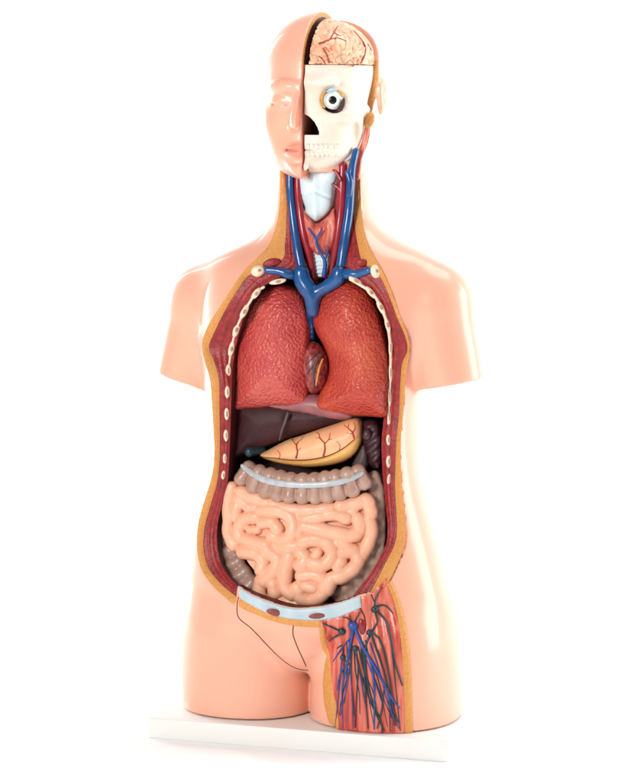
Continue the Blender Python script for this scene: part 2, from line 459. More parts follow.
# rim stations: skin edge, fat / muscle edge, muscle / cavity edge
ST_L = [((281, 170), (284, 170), (288, 170)), ((281, 196), (286.5, 196), (290, 196)), ((278, 222), (286.5, 222), (294, 222)), ((270, 244), (285, 244), (296, 248)), ((259, 257), (281, 261), (298, 266)),
        ((246, 270), (251, 274), (276, 279)), ((235, 285), (239, 288), (258, 290)), ((221, 307), (226, 309), (247, 307)), ((208, 328), (215, 331), (240, 330)),
        ((203, 345), (209, 347), (235, 350)), ((206, 362), (214, 361), (232.5, 370)), ((211, 380), (219, 380), (231.5, 388)), ((213, 405), (219.5, 405), (231, 408)),
        ((215, 440), (220, 440), (230, 440)), ((215, 462), (219.5, 462), (229, 463)), ((211.5, 482), (217, 483), (227, 485)), ((205, 502), (211, 504), (222, 505)), ((199, 525), (205, 526), (217.5, 525)),
        ((198, 548), (203.5, 548), (217.5, 547)), ((202, 568), (208, 567), (222, 565)), ((213, 585), (219, 582), (231, 579)), ((227, 598), (233, 594), (242, 589)), ((237, 606), (241, 600), (250, 595.5))]
ST_R = [((359, 170), (353, 170), (349, 170)), ((360, 196), (353, 196), (348, 196)), ((362, 222), (354.5, 222), (346, 222)), ((367, 243), (358, 246), (344, 247)), ((374, 258), (363, 262), (341, 266)),
        ((382, 272), (379, 275), (352, 278)), ((391, 292), (388.5, 294), (374, 293)), ((399, 315), (396.5, 316), (386.5, 317)), ((408, 338), (406, 339), (389, 340)),
        ((409, 352), (407, 352), (389, 356)), ((406.5, 366), (402, 364), (388.5, 372)), ((404, 390), (400, 390), (387.5, 391)), ((402.5, 415), (399, 415), (384, 417)),
        ((400, 440), (396.5, 440), (381.5, 440)), ((400, 465), (395.5, 465), (382, 465)), ((401, 485), (395, 485), (383.5, 485)), ((403, 505), (396, 505), (385.5, 505)),
        ((405.5, 530), (397, 530), (387.5, 525)), ((403, 548), (394, 546), (386, 544)), ((396, 565), (386, 562), (378.5, 560)), ((390, 578), (378.5, 577), (370, 574)), ((384, 586), (372, 589), (362, 584)), ((377, 592), (364, 602), (354, 595))]
def chain(ST, m=5):
    Q = crom([sum(map(list, s), []) for s in ST], m)
    A3 = []
    for q in Q:
        p, n = cast(bv_pre, q[0], q[1], -.018); A3.append(p)
    A3 = np.array(A3)
    ya = smooth1(A3[:, 1], 10)
    ya = np.clip(ya, -.085, -.012)
    pA = atv(Q[:, 0:2], ya-.0012)
    wB = np.hypot(*(Q[:, 2:4]-Q[:, 0:2]).T)*S; 
    yB = ya+.0008+wB*.12
    pB = atv(Q[:, 2:4], yB)
    wC = np.hypot(*(Q[:, 4:6]-Q[:, 2:4]).T)*S
    yC = yB+.001+wC*.18
    pC = atv(Q[:, 4:6], yC)
    return Q, pA, pB, pC
QL, AL, BL, CL = chain(ST_L); QR, AR, BR, CR = chain(ST_R)

# pubic band
BU = [(238, 587), (246, 592.5), (258, 598.5), (277, 605.5), (292, 609), (307, 609), (324, 607), (343, 602.5), (360, 596)]
BD = [(240, 598), (246, 602), (257, 608), (268, 613), (286, 618), (305, 620), (320, 620), (338.5, 617), (361.5, 607.5)]

# cut the cavity out of the skin body
bu3 = [cast(bv_pre, *p)[0] for p in crom(BU, 4)]
polyXZ = np.array([(p[0], p[2]) for p in list(AL)+bu3+list(AR[::-1])])
X2, Z2 = np.meshgrid(vol.X, vol.Z, indexing='ij'); G = np.stack([X2.ravel(), Z2.ravel()], 1)
polyR = resample(polyXZ, .003)
sd = dpoly(polyR, G); sd[inside(polyR, G)] *= -1; sd = sd.reshape(X2.shape).astype(np.float32)
yb_rows = np.interp(vol.Z, [zrow(600), zrow(560), zrow(300), zrow(262), zrow(235), zrow(170)], [.02, .05, .05, .03, .018, .018]).astype(np.float32)
er = np.interp(vol.Z, [zrow(262), zrow(240)], [.0016, .0024]).astype(np.float32)
sd3 = np.empty(vol.F.shape, np.float32); zi = np.arange(len(vol.Z)); wl = np.interp(vol.Z, [zrow(570), zrow(500)], [1, 0])
for j_, y_ in enumerate(vol.Y):
    k_ = np.clip(zi+wl*.4*max(0, y_+.075)/h, 0, len(zi)-1.001); k0 = k_.astype(int); fr_ = (k_-k0).astype(np.float32)
    sd3[:, j_, :] = sd[:, k0]*(1-fr_)+sd[:, k0+1]*fr_
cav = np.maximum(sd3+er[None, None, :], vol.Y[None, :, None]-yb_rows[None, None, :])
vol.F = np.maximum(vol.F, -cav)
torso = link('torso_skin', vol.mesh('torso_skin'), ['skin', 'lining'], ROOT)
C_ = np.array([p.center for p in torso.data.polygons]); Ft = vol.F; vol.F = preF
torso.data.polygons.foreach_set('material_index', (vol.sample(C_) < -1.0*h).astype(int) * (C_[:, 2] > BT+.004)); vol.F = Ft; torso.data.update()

def strip(name, P, Q, mats, parent, n=3, bulge=0.0, extra=None, ridge=0.0):
    P = np.array(P); Q = np.array(Q); V = []; F = []
    for i in range(len(P)):
        for j in range(n+1):
            t = j/n; p = P[i]*(1-t)+Q[i]*t; p = p+NV*(bulge*sin(pi*t)+ridge*sin(t*21+1.5*noise.noise(Vector((i*.09, t*2, 0))))*sin(pi*t)); V.append(p)
    if extra is not None:
        n += 1; V2 = []
        for i in range(len(P)):
            V2 += V[i*n:(i+1)*n]+[extra[i]]
        V = V2
    w_ = n+1
    for i in range(len(P)-1):
        for j in range(n): F.append((i*w_+j, (i+1)*w_+j, (i+1)*w_+j+1, i*w_+j+1))
    me = mesh(name, V, F)
    nn = sum(p.normal.y*p.area for p in me.polygons)
    if nn > 0: me.flip_normals()
    return link(name, me, mats, parent)
def grow(A, B, d):  # push A away from B by d metres
    v = A-B; return A+v/np.linalg.norm(v, axis=1)[:, None]*d
for A, B, C, Q in ((AL, BL, CL, QL), (AR, BR, CR, QR)):
    strip('fat_layer', grow(A, B, .0012), B, 'fat', ROOT, 4, .0006)
    # wavy muscle sheet
    strip('muscle_layer', B+np.array([0, .0006, 0]), C, 'muscle', ROOT, 14, .0012, ridge=.00045)
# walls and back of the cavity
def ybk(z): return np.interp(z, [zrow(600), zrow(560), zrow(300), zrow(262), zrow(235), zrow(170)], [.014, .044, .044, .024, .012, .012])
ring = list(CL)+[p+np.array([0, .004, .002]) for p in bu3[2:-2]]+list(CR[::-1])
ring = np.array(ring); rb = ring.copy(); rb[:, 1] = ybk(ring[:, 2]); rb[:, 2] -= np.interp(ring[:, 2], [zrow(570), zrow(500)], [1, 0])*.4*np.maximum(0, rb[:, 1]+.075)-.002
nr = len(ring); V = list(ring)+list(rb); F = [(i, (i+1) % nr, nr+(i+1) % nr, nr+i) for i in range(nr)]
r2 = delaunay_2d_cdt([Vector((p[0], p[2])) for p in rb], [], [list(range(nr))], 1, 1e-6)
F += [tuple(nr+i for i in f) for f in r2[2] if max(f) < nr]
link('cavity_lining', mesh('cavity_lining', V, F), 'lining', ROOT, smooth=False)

# ribs in the cut wall
def yat(Q, P3, py, k=4):
    return np.interp(py, Q[:, k+1], P3[:, 1])
def oval(name, px, py, rx, ry, rot, y, mats, parent, depth=.35, core=None):
    bm = bmesh.new(); bmesh.ops.create_uvsphere(bm, u_segments=20, v_segments=12, radius=1)
    c, s_ = cos(radians(rot)), sin(radians(rot)); o3 = at(px, py, y); k = min(rx, ry)*depth
    for v in bm.verts:
        x, yy, z = v.co; n_ = 1+.07*noise.noise(Vector((x*1.5+px, z*1.5+py, 0)))
        u, w_ = (c*x*rx-s_*z*ry)*n_, (s_*x*rx+c*z*ry)*n_
        v.co = Vector(o3+RT*u*S+np.array([0, 0, 1])*w_*S-NV*(yy*k*S))
    me = bpy.data.meshes.new(name); bm.to_mesh(me); bm.free(); fix_normals(me)
    return link(name, me, mats, parent)
def rib(px, py, rx, ry, rot, side, marrow=True):
    Q, B, C = (QL, BL, CL) if side < 0 else (QR, BR, CR)
    y = yat(Q, C, py)-.0025
    r = oval('rib', px, py, rx, ry, rot, y, 'bone', ROOT, .7)
    if marrow: oval('marrow', px+.3, py, rx*.34, ry*.5, rot, y-.7*min(rx, ry)*S*.8, 'marrow', r, .5)
for a in [(278, 281.5, 8.5, 2.6, 12), (256, 293.5, 7, 3, 52), (244.3, 311.5, 8, 3, 62), (236.2, 330, 8, 3, 72), (231.3, 349, 8, 2.9, 78), (228.2, 371, 2.8, 7, -3), (227.3, 392, 2.5, 6.2, 0),
          (226.7, 414, 2.5, 6.2, 0), (226, 435.5, 2.4, 6, 0), (224.8, 458.5, 2, 5, 0), (223.3, 475, 2, 4.5, -8)]:
    rib(*a[:4], a[4], -1)
for a in [(356, 281, 8, 2.8, -32), (371, 292.5, 7.5, 2.8, -48), (381, 307.5, 8, 2.8, -62), (387.5, 325, 8.5, 2.4, -76), (390.5, 347, 2, 11, 0), (390.5, 373, 1.9, 10, 1), (389.5, 397, 1.9, 10, 1),
          (389, 417, 1.8, 8, 2), (388.5, 440, 2.3, 5.6, 3), (388.7, 461.5, 2.6, 6.2, 0), (389, 479, 1.9, 5.2, -8)]:
    rib(*a[:4], a[4], 1)
for px, py, rx, ry, rot, Q, B in ((258, 271, 7, 5.6, 20, QL, BL), (375.5, 271.5, 5, 6.8, 18, QR, BR)):
    y = yat(Q, B, py, 2)-.002
    c_ = oval('clavicle', px, py, rx, ry, rot, y, 'bone', ROOT, .8)
    oval('marrow', px+1.2, py-.5, rx*.3, ry*.28, rot, y-.75*min(rx, ry)*.8*S, 'marrow', c_, .4)
# thin pale periosteum running between the ribs
tubes('rib_cartilage', [px_tube([(264, 287), (256, 293), (244, 312), (236, 330), (231.5, 349), (228.5, 371), (227.5, 392), (227, 408)], [yat(QL, CL, y)-.0008 for y in (287, 293, 312, 330, 349, 371, 392, 408)], [1.3, 1.3, 1.2, .7])], 'bone', ROOT)
tubes('rib_cartilage', [px_tube([(350, 279), (371, 292), (381, 307), (387.5, 325), (390.5, 347), (390.5, 373), (389.5, 397), (388.5, 424)], [yat(QR, CR, y)-.0012 for y in (279, 292, 307, 325, 347, 373, 397, 424)], [1.6, 1.7, 1.6, 1.3])], 'bone', ROOT)
# ================================================================== pubic band and lower belly
bv = bvh(torso.data)
bandP = list(BU)+list(BD[::-1])
def polyline_poly(U, D): return np.vstack([crom(U, 6), crom(D, 6)[::-1]])
skinpatch('pubic_cartilage', polyline_poly([(x, y-1) for x, y in BU], BD), bv_pre, .003, 'band', ROOT, 1.3, False, edgew=1.5)
YU = [(239.5, 597.5), (246, 601.5), (257, 607.5), (268, 612.5), (286, 617.5), (305, 619.5), (321, 619.5)]
YD = [(238.5, 606), (245, 610), (256, 614.5), (268, 619.5), (286, 624.5), (305, 627), (321, 627.5)]
skinpatch('fat_layer', polyline_poly(YU, YD), bv_pre, .0012, 'fat', ROOT, 1.3, False, edgew=2)
for px, py, rx, ry, rot in ((274.5, 612.3, 8.3, 3.3, -12), (317, 616, 8, 2.8, 4)):
    p, n = cast(bv_pre, px, py); oval('pubic_bone', px, py, rx, ry, rot, p[1]-.0042, 'ovalred', ROOT, .4)
SEAMS = [[(238.5, 597), (237, 607), (239, 618), (252, 629), (268, 646), (284, 661), (297, 668.5), (308, 670)],
         [(296, 611), (294, 622), (293, 634), (297, 646), (302, 657), (306, 666)]]
for s_ in SEAMS: tubes('seam', [surf_tube(bv, s_, [.5, .55, .5], .0001)], 'line', ROOT, 6)

# ================================================================== opened thigh
FL = [(318.5, 627), (320, 638), (323, 651), (327, 655), (324.5, 665), (322.5, 684), (324, 703), (328.5, 722), (334, 727), (339, 728), (337, 710), (334.5, 693), (331, 668), (329, 652), (327.5, 646), (325, 634), (323.5, 626)]
FRU = [(385, 583), (391, 593), (396, 610), (399, 625), (401, 645), (403, 670), (404.5, 700), (405, 734)]
FRD = [(391, 580), (397, 592), (402, 608), (406, 625), (409, 645), (411, 670), (412, 700), (413, 734)]
MU = [(386, 578), (375, 590), (361, 598), (361, 607), (338, 617), (321, 620.5), (325, 634), (328, 648), (328, 668), (330, 690), (334, 712), (337, 730)]
MP = MU+[(360, 733), (385, 734), (406, 734), (405.5, 700), (404, 670), (402, 645), (400, 625), (397, 610), (392, 593)]
def fib(v, d):
    t = v[0]-.22*(370-v[0])*(v[1]-640)/200*0; return .0009*sin((v[0]-355)*.75/(1+.006*(v[1]-600)))*min(1, d/4)
skinpatch('thigh_muscle', resample(MP, 2), bv_pre, .0012, 'fibre', ROOT, 1.7, False, rel=fib)
skinpatch('fat_layer', resample(FL, 2), bv_pre, .0022, 'fat', ROOT, 1.8, False)
skinpatch('fat_layer', polyline_poly(FRU, FRD), bv_pre, .0022, 'fat', ROOT, 2, False)
O = .0024
NODES = [(374.5, 609.5, 3.6), (369.5, 632.5, 3.4), (342, 631.5, 3.8), (355.5, 648.5, 3.5), (343, 657.5, 3.2)]
for x, y, r in NODES:
    p, n = cast(bv_pre, x, y); oval('lymph_node', x, y, r, r*.9, 20, p[1]-.0028, 'dark', ROOT, .8)
NV_ = [([(374, 609), (376, 597), (382, 587)], [.9, .5]), ([(375, 603), (371, 594)], [.7, .4]), ([(376, 606), (385, 605), (393, 613)], [1.2, .9, .6]),
       ([(377, 611), (386, 621), (391, 640), (395, 662), (402, 685)], [1.3, 1.1, .7]), ([(375, 612), (377, 622), (371, 631)], [1.0, .9]),
       ([(372, 632), (380, 640), (386, 660), (391, 690), (395, 725)], [1.2, 1.0, .6]), ([(371, 634), (376, 648), (384, 672), (392, 705), (398, 722)], [1.1, .9, .5]),
       ([(369, 636), (365, 650), (366, 672), (372, 700), (381, 722), (382, 733)], [1.1, 1.0, .7]), ([(341, 631), (332, 627), (323, 623)], [1.3, .6]),
       ([(340, 634), (334, 637), (329, 641)], [1.1, .5]), ([(355, 650), (358, 665), (357, 690), (355, 727)], [1.1, .9, .5]), ([(356, 651), (361, 675), (372, 705), (384, 730)], [1.0, .9, .6]),
       ([(343, 659), (350, 666), (345, 685), (340, 705)], [1.0, .8, .4]), ([(343, 654), (342, 645), (337, 648)], [.7, .5]), ([(360, 640), (364, 660), (365, 690), (368, 728)], [.8, .8, .5]),
       ([(384, 690), (381, 712), (377, 728)], [.8, .5]), ([(392, 650), (396, 690), (400, 730)], [.8, .4]), ([(378, 650), (388, 690), (390, 731)], [.8, .4])]
for pts, R in NV_:
    tubes('nerve', [surf_tube(bv_pre, pts, R, O)], 'dark', ROOT, 6)
BV_ = [([(353, 624), (352, 636), (349, 650), (347, 665), (342, 690), (343, 728)], [2.6, 2.0, 1.6, 1.2, .6]), ([(355, 628), (362, 645), (371, 660), (381, 678), (391, 697), (400, 708)], [2.6, 2.2, 1.9, 1.6, .7]),
       ([(352, 636), (343, 646), (333, 661)], [1.3, .6]), ([(370, 658), (374, 685), (374, 728)], [1.6, 1.3, .9]), ([(348, 662), (340, 674), (337, 690)], [1.3, .5]),
       ([(388, 692), (391, 710), (396, 724)], [1.2, .5]), ([(349, 668), (346, 690), (340, 715)], [1.1, .5])]
for pts, R in BV_:
    tubes('vein', [surf_tube(bv_pre, pts, [r*.8 for r in R], O)], 'thinblue', ROOT, 8)
random.seed(11)
for q_ in range(13):
    x0 = 341+(q_+.5)/13*30; y0_ = random.uniform(640, 668); x1 = 332+(q_+.5)/13*70+random.uniform(-2, 2); y1 = random.uniform(700, 729)
    pts = [(x0, y0_)]+[(x0+(x1-x0)*t+random.uniform(-2, 2), y0_+(y1-y0_)*t**.9) for t in (.33, .66)]+[(x1, y1)]
    tubes('nerve' if q_ % 3 else 'vein', [surf_tube(bv_pre, pts, [.6, .5, .3], O)], 'dark' if q_ % 3 else 'thinblue', ROOT, 6)
p, n = cast(bv_pre, 353, 626); oval('femoral_vein', 353, 626, 5, 4.6, 0, p[1]-.003, 'thinblue', ROOT, .8)
p, n = cast(bv_pre, 362, 628); oval('femoral_artery', 362.5, 627, 4.2, 8, 8, p[1]-.0016, 'artery', ROOT, .5)
tubes('vein', [surf_tube(bv_pre, [(353, 624), (348, 618), (343, 617)], [.9, .4], O), surf_tube(bv_pre, [(354, 622), (358, 615), (360, 611)], [1, .4], O), surf_tube(bv_pre, [(350, 622), (350, 615)], [.8, .4], O)], 'dark', ROOT, 6)
tubes('tendon', [surf_tube(bv_pre, [(360, 608), (364, 616), (366, 624)], [.6, .4], O)], 'line', ROOT, 6)

# screws on the waist
for px, py, sg in ((214, 459, -1), (401, 457, 1)):
    p, n = cast(bv, px+(-.5 if sg < 0 else 1), py, -.015)
    oval('screw', px, py, 1.7, 2.4, 20, p[1]-.0008, 'white', ROOT, .8)

# ================================================================== neck
relief('neck_muscle', [(283, 168), (280.5+3, 196), (284, 215), (285, 232), (281, 252), (276, 268), (300, 277), (322, 279), (345, 277), (364, 268), (357, 252), (354, 232), (354, 196), (354, 168)], -.004,
       lambda d, V: .014*np.sqrt(1-(1-np.minimum(d/28, 1))**2)+.0006*np.sin(V[:, 0]*.9)*np.minimum(d/4, 1), 'neckmuscle', ROOT, 2, .006)
# voice box and thyroid
def Vw(lst): return lst
relief('larynx', [(299, 168), (298, 182), (300, 196), (304, 206), (305, 213), (311, 219), (316, 222), (321, 219), (328, 213), (332, 205), (334, 190), (336, 168)], -.022,
       lambda d, V: .016*np.sqrt(1-(1-np.minimum(d/14, 1))**2)+.0025*np.exp(-((V[:, 0]-314)/4)**2)*np.minimum(d/5, 1)-.002*np.exp(-((V[:, 1]-(190+abs(V[:, 0]-314)*.5))/1.5)**2), 'white', ROOT, 1.5)
relief('thyroid_muscle', [(303, 208), (302, 222), (305, 240), (313, 253), (322, 256), (330, 252), (336, 238), (338, 220), (334, 208), (327, 216), (317, 223), (309, 216)], -.024,
       lambda d, V: .012*np.sqrt(1-(1-np.minimum(d/9, 1))**2)+.0012*np.sin((V[:, 0]-318)*.8+np.abs(V[:, 1]-230)*.1)*np.minimum(d/3, 1), 'neckmuscle', ROOT, 1.4)
relief('trachea', [(311, 248), (310, 258), (311, 276), (326, 276), (330, 258), (329, 248)], -.02,
       lambda d, V: .009*np.sqrt(1-(1-np.minimum(d/8, 1))**2)+.0012*np.sin(V[:, 1]*1.6)*np.minimum(d/2, 1), 'white', ROOT, 1.2)
TH = [([(308, 228), (312, 234), (316, 240)], [.9, 1.1]), ([(322, 229), (318, 236), (316, 241)], [.8, 1.1]), ([(316, 240), (317, 246), (321, 254), (325, 262), (324, 276)], [1.2, 1.4, 2.4]), ([(328, 250), (326, 257), (324, 263)], [.6, 1.2]), ([(325, 245), (326, 254)], [.5, .5])]
for pts, R in TH: tubes('thyroid_vein', [px_tube(pts, -.0405, R)], 'thinblue', ROOT, 8)
# carotid arteries and jugular veins
tubes('artery', [px_tube([(298, 165), (298, 190), (300, 210), (304, 235), (310, 258), (314, 280), (317, 292)], [-.026, -.028, -.028, -.03, -.03, -.028, -.02], [3.6, 3.8, 4.6, 4.2, 4])], 'artery', ROOT, 14)
tubes('artery', [px_tube([(343, 165), (342, 190), (341, 210), (338, 235), (334, 258), (329, 280), (325, 292)], [-.026, -.028, -.028, -.03, -.03, -.028, -.02], [4.6, 5, 4.8, 4.4, 4])], 'artery', ROOT, 14)
tubes('artery', [px_tube([(342, 192), (336, 186), (331, 184)], -.032, [1.6, .9]), px_tube([(341, 180), (336, 172), (333, 170)], -.034, [2, 1])], 'artery', ROOT, 8)
tubes('jugular_vein', [px_tube([(290, 165), (290, 185), (291.5, 205), (294.5, 230), (298, 252), (301, 266), (303, 274)], [-.026, -.03, -.03, -.034, -.04, -.042, -.042], [3.4, 3.8, 4.2, 5, 5.2])], 'blue', ROOT, 16)
tubes('jugular_vein', [px_tube([(356, 150), (352, 168), (350.5, 185), (349, 210), (346, 232), (343, 252), (341, 266), (338, 274)], [-.02, -.028, -.03, -.03, -.034, -.04, -.042, -.042], [3, 4.2, 4.6, 5, 5.2])], 'blue', ROOT, 16)
tubes('jugular_vein', [px_tube([(347, 172), (350, 182), (349, 196)], [-.034, -.034, -.033], [2.6, 3.4, 3])], 'blue', ROOT, 12)
vv = Vol((-.08, -.09, zrow(350)), (.08, .0, zrow(260)), .0008)
def chainv(pts, ys, rs, k=.003):
    Pp, Rr = px_tube(pts, ys, rs, 5); rr = np.interp(np.linspace(0, 1, len(Pp)), np.linspace(0, 1, len(Rr)), Rr)
    for i in range(len(Pp)-1): vv.cap(Pp[i], Pp[i+1], rr[i], rr[i+1], k)
chainv([(301, 272), (302, 280), (307, 288), (312, 296), (313, 312)], -.045, [7, 7, 7.5, 7, 5])
chainv([(339, 272), (337, 279), (328, 286), (318, 292), (312, 300)], -.045, [6, 6, 5, 5.2, 6])
chainv([(312, 300), (311.5, 311), (311, 322), (312, 345)], [-.043, -.036, -.024, -.012], [6, 4.4, 2.8, 2.8])
link('brachiocephalic_vein', vv.mesh('bv'), 'blue', ROOT)
for P_ in ([(296, 275), (288, 274), (278, 271), (266, 270)], [(343, 274), (350, 274), (358, 274), (370, 270)]):
    yo = (yat(QL, CL, 272) if P_[0][0] < 320 else yat(QR, CR, 272))-.004
    tubes('subclavian_vein', [px_tube(P_, [-.041, min(yo, -.036), yo-.002, yo-.004], [5.4, 4.8, 4, 3.4])], 'blue', ROOT, 16)
for P_, Y_, r_ in (([(294, 268), (302, 266.5), (309, 267)], [-.043, -.0505, -.044], .45), ([(333, 267), (340, 266.5), (347, 268)], [-.043, -.0505, -.044], .45)):
    tubes('seam', [px_tube(P_, Y_, r_)], 'black', ROOT, 6)
oval('muscle_cut', 272, 263, 9, 4.5, 14, yat(QL, BL, 265, 2)-.0005, 'muscle', ROOT, .5); oval('muscle_cut', 362.5, 263, 6.5, 4, -8, yat(QR, BR, 265, 2)-.0005, 'muscle', ROOT, .5)

# ================================================================== chest organs
dome = lambda hh, w_: (lambda d, V: hh*np.sqrt(1-(1-np.minimum(d/w_, 1))**2))
def lungH(hh, w_, cx, cy):
    def f(d, V):
        t = np.minimum(d/w_, 1)
        e = .006*np.sqrt(1-(1-np.minimum(d/5, 1))**2)
        return e+hh*(1-(1-t)**2.2)+.0012*np.array([noise.noise(Vector((v[0]*.045, v[1]*.045, cx))) for v in V])
    return f
relief('lung', [(270, 286), (258, 292), (249, 304), (242, 322), (237, 345), (234, 370), (231.5, 392), (231, 409.5), (250, 408.5), (275, 407), (298, 407), (306, 404), (308.5, 398), (308, 380), (307, 360), (308.5, 335), (308, 315), (303.5, 299), (293, 289), (281, 285)],
       -.028, lungH(.024, 42, 1, 1), 'lung', ROOT, 2, .03)
relief('lung', [(346, 280.5), (334, 284), (322, 292), (315.5, 305), (313, 320), (316, 332), (322, 343), (327.5, 355), (329.5, 367), (327, 380), (320, 393), (314, 403), (317, 409.5), (326, 412.5), (345, 415), (368, 416.5), (386, 416), (387.5, 400), (388.5, 375), (386.5, 345), (381, 318), (373, 299), (361, 286)],
       -.032, lungH(.026, 40, 2, 1), 'lungb', ROOT, 2, .03)
hv = Vol((-.06, -.08, zrow(402)), (.05, .0, zrow(335)), .001)
hv.ell(at(315, 369, -.02), (.018, .02, .03), 0); hv.ell(at(308, 356, -.018), (.014, .015, .018), .006)
hm = hv.mesh('heart'); ht = link('heart', hm, 'heart', ROOT); hb = bvh(hm)
for pts, R, m_ in (([(322, 355), (316, 363), (313, 375), (314, 388)], [1.3, 1.5, 1], 'grey'), ([(323, 359), (320, 366), (318, 374), (316, 385)], [1, 1.5, .8], 'fat'), ([(315, 372), (320, 374), (326, 377)], [.5, .5], 'dark'),
                   ([(306, 365), (313, 358), (320, 352)], [.7, .5], 'dark'), ([(307, 374), (313, 366), (321, 357)], [.7, .6], 'dark'), ([(318, 380), (322, 384)], [.5, .4], 'redline')):
    tubes('coronary_vessel', [surf_tube(hb, pts, R, 0, fb=-.05)], m_, ht, 8)
relief('diaphragm', [(262, 404), (285, 411), (305, 414), (322, 418), (345, 420), (352, 414), (325, 398), (305, 395), (285, 402)], -.03, dome(.012, 14), 'pinkgrey', ROOT, 2, .02)

# ================================================================== belly organs
relief('liver', [(238, 404), (235, 420), (232, 440), (230.5, 459), (243, 455), (256, 450), (268, 446), (292, 437), (320, 429), (348, 421), (367, 415), (350, 408), (320, 404), (280, 400)], -.02,
       lambda d, V: .02*np.sqrt(1-(1-np.minimum(d/26, 1))**2)+.0022*np.exp(-((V[:, 0]-(288-(V[:, 1]-408)*.22))/3.0)**2)*np.minimum(d/5, 1), 'purple', ROOT, 2, .03)
tubes('falciform_ligament', [px_tube([(288, 413), (285, 422), (282, 430), (279.5, 440)], [-.0445, -.045, -.0435, -.038], [1.2, 1.5, 1.3, .7])], 'grey', ROOT, 10)
gv = Vol((-.14, -.06, zrow(470)), (-.04, .01, zrow(438)), .001)
gv.cap(at(249.5, 452, -.036), at(262, 450, -.022), .0062, .005)
link('gallbladder', gv.mesh('gb'), 'dark', ROOT)
SL = crom([(258, 456.5), (268, 457), (285, 459.5), (303, 460), (322, 457.5), (338, 451.5), (350, 443), (361.5, 433)], 6)
def stomH(d, V):
    b = .022*np.sqrt(1-(1-np.minimum(d/17, 1))**2)
    return b-.0016*np.exp(-(dpoly(SL, V, False)/1.0)**2)
st = relief('stomach', [(261, 454), (270, 449), (285, 441), (300, 436), (320, 429), (338, 423), (350, 419), (357.5, 419.5), (360.5, 425), (361, 436), (358, 448), (351, 457), (340, 463), (322, 466.5), (303, 467), (282, 464), (268, 460), (261, 457)], -.03, stomH,
            ['gut', 'fat'], ROOT, 1.4, .02)
M['stfat'] = mat('stomach_yellow', (.88, .5, .17), .35, (.84, .43, .12), 50, coat=.2)
M['stpink'] = mat('stomach_peach', (.9, .5, .24), .35, (.86, .4, .21), 30, coat=.2)
st.data.materials.clear(); st.data.materials.append(M['stpink']); st.data.materials.append(M['stfat'])
def proj(P):
    q = P-CAMP; w_ = q@FW; return CX0+(q@RT)/w_*DIST/S, CY0-(q@UP)/w_*DIST/S
for p in st.data.polygons:      # the lower yellow zone has its own pigment
    c = np.array(p.center); x, y = proj(c-NV*0)
    if y > np.interp(x, SL[:, 0], SL[:, 1]): p.material_index = 1
stb = bvh(st.data)
tubes('stomach_groove', [surf_tube(stb, [tuple(q) for q in SL[2::6]], [.5, .6, .5], 0, fb=-.05)], 'line', st, 6)
for pts, R in (([(296, 458), (297.5, 452), (296.5, 446), (298, 442)], [1, .7]), ([(297, 446), (293, 441), (291, 438)], [.6, .35]), ([(298, 442), (302, 439), (303, 436)], [.6, .3]), ([(297, 451), (301, 448)], [.4, .25]),
               ([(323.5, 456), (325, 449), (324.5, 443)], [1.1, .8]), ([(324.5, 443), (320, 438), (319, 434), (316, 432)], [.8, .35]), ([(324.5, 444), (329, 439), (330, 433)], [.7, .35]), ([(328, 440), (332, 439)], [.4, .25]), ([(320, 438), (316, 438)], [.4, .25]),
               ([(354, 438), (352.5, 433), (350, 430), (344, 425)], [1, .8, .35]), ([(352.5, 433), (355, 428), (354, 422)], [.7, .35]), ([(348, 428), (349, 423)], [.5, .3]), ([(353, 434), (347, 433)], [.4, .25]), ([(279, 459), (280, 454), (277, 450)], [.5, .3]), ([(339, 451), (340, 446), (337, 441)], [.5, .3])):
    tubes('stomach_artery', [surf_tube(stb, pts, R, 0, fb=-.05)], 'redline', st, 6)
relief('spleen', [(362, 424), (366, 420), (376, 421), (381, 432), (382, 455), (379, 468), (370, 466), (364, 455), (361, 440)], -.018, lambda d, V: .014*np.sqrt(1-(1-np.minimum(d/8, 1))**2)+.002*np.sin(V[:, 1]*.5+V[:, 0]*.4)*np.minimum(d/3, 1), 'mauve', ROOT, 1.5, .02)
oval('kidney', 367, 435, 4.5, 6, -10, -.034, 'mauve', ROOT, 1)
relief('omentum', [(352, 466), (358, 452), (363, 444), (367, 452), (367, 464), (362, 472), (355, 474)], -.026, dome(.01, 7), 'grey', ROOT, 1.5, .02)

# large intestine
cv = Vol((-.13, -.1, zrow(615)), (.11, .03, zrow(450)), .0011)
def haustra(pts, ys, half, n, k=.0028, tall=None, lens=None):
    Q = crom([(p[0], p[1], y*1000, hh) for p, y, hh in zip(pts, ys, half)], 10)
    d = np.r_[0, np.cumsum(np.hypot(*np.diff(Q[:, :2], axis=0).T))]
    for i in range(n):
        t = d[-1]*(i+.5+.05*sin(i*4.7+n))/n; q = [np.interp(t, d, Q[:, j]) for j in range(4)]
        a = [np.interp(max(t-2, 0), d, Q[:, j]) for j in range(2)]; b = [np.interp(min(t+2, d[-1]), d, Q[:, j]) for j in range(2)]
        dx, dz = b[0]-a[0], -(b[1]-a[1]); L = math.hypot(dx, dz); dx /= L; dz /= L
        c = at(q[0], q[1], q[2]/1000)
        tv = RT*dx+np.array([0, 0, 1])*dz; wv = -RT*dz+np.array([0, 0, 1])*dx
        rot = np.array([tv, NV*1.0, wv])
        rr = (1+.07*sin(i*7.3)+.05*sin(i*3.1))
        cv.ell(c, (d[-1]/n*.62*S, q[3]*.9*S*rr, q[3]*.97*S*rr), k, rot=rot, n=2.3)
        for sg in (-1, 1): cv.ell(c+wv*sg*q[3]*.52*S+NV*q[3]*.28*S, np.array((d[-1]/n*.63, q[3]*.62, q[3]*.5*rr))*S, k, rot=rot, n=2.2)
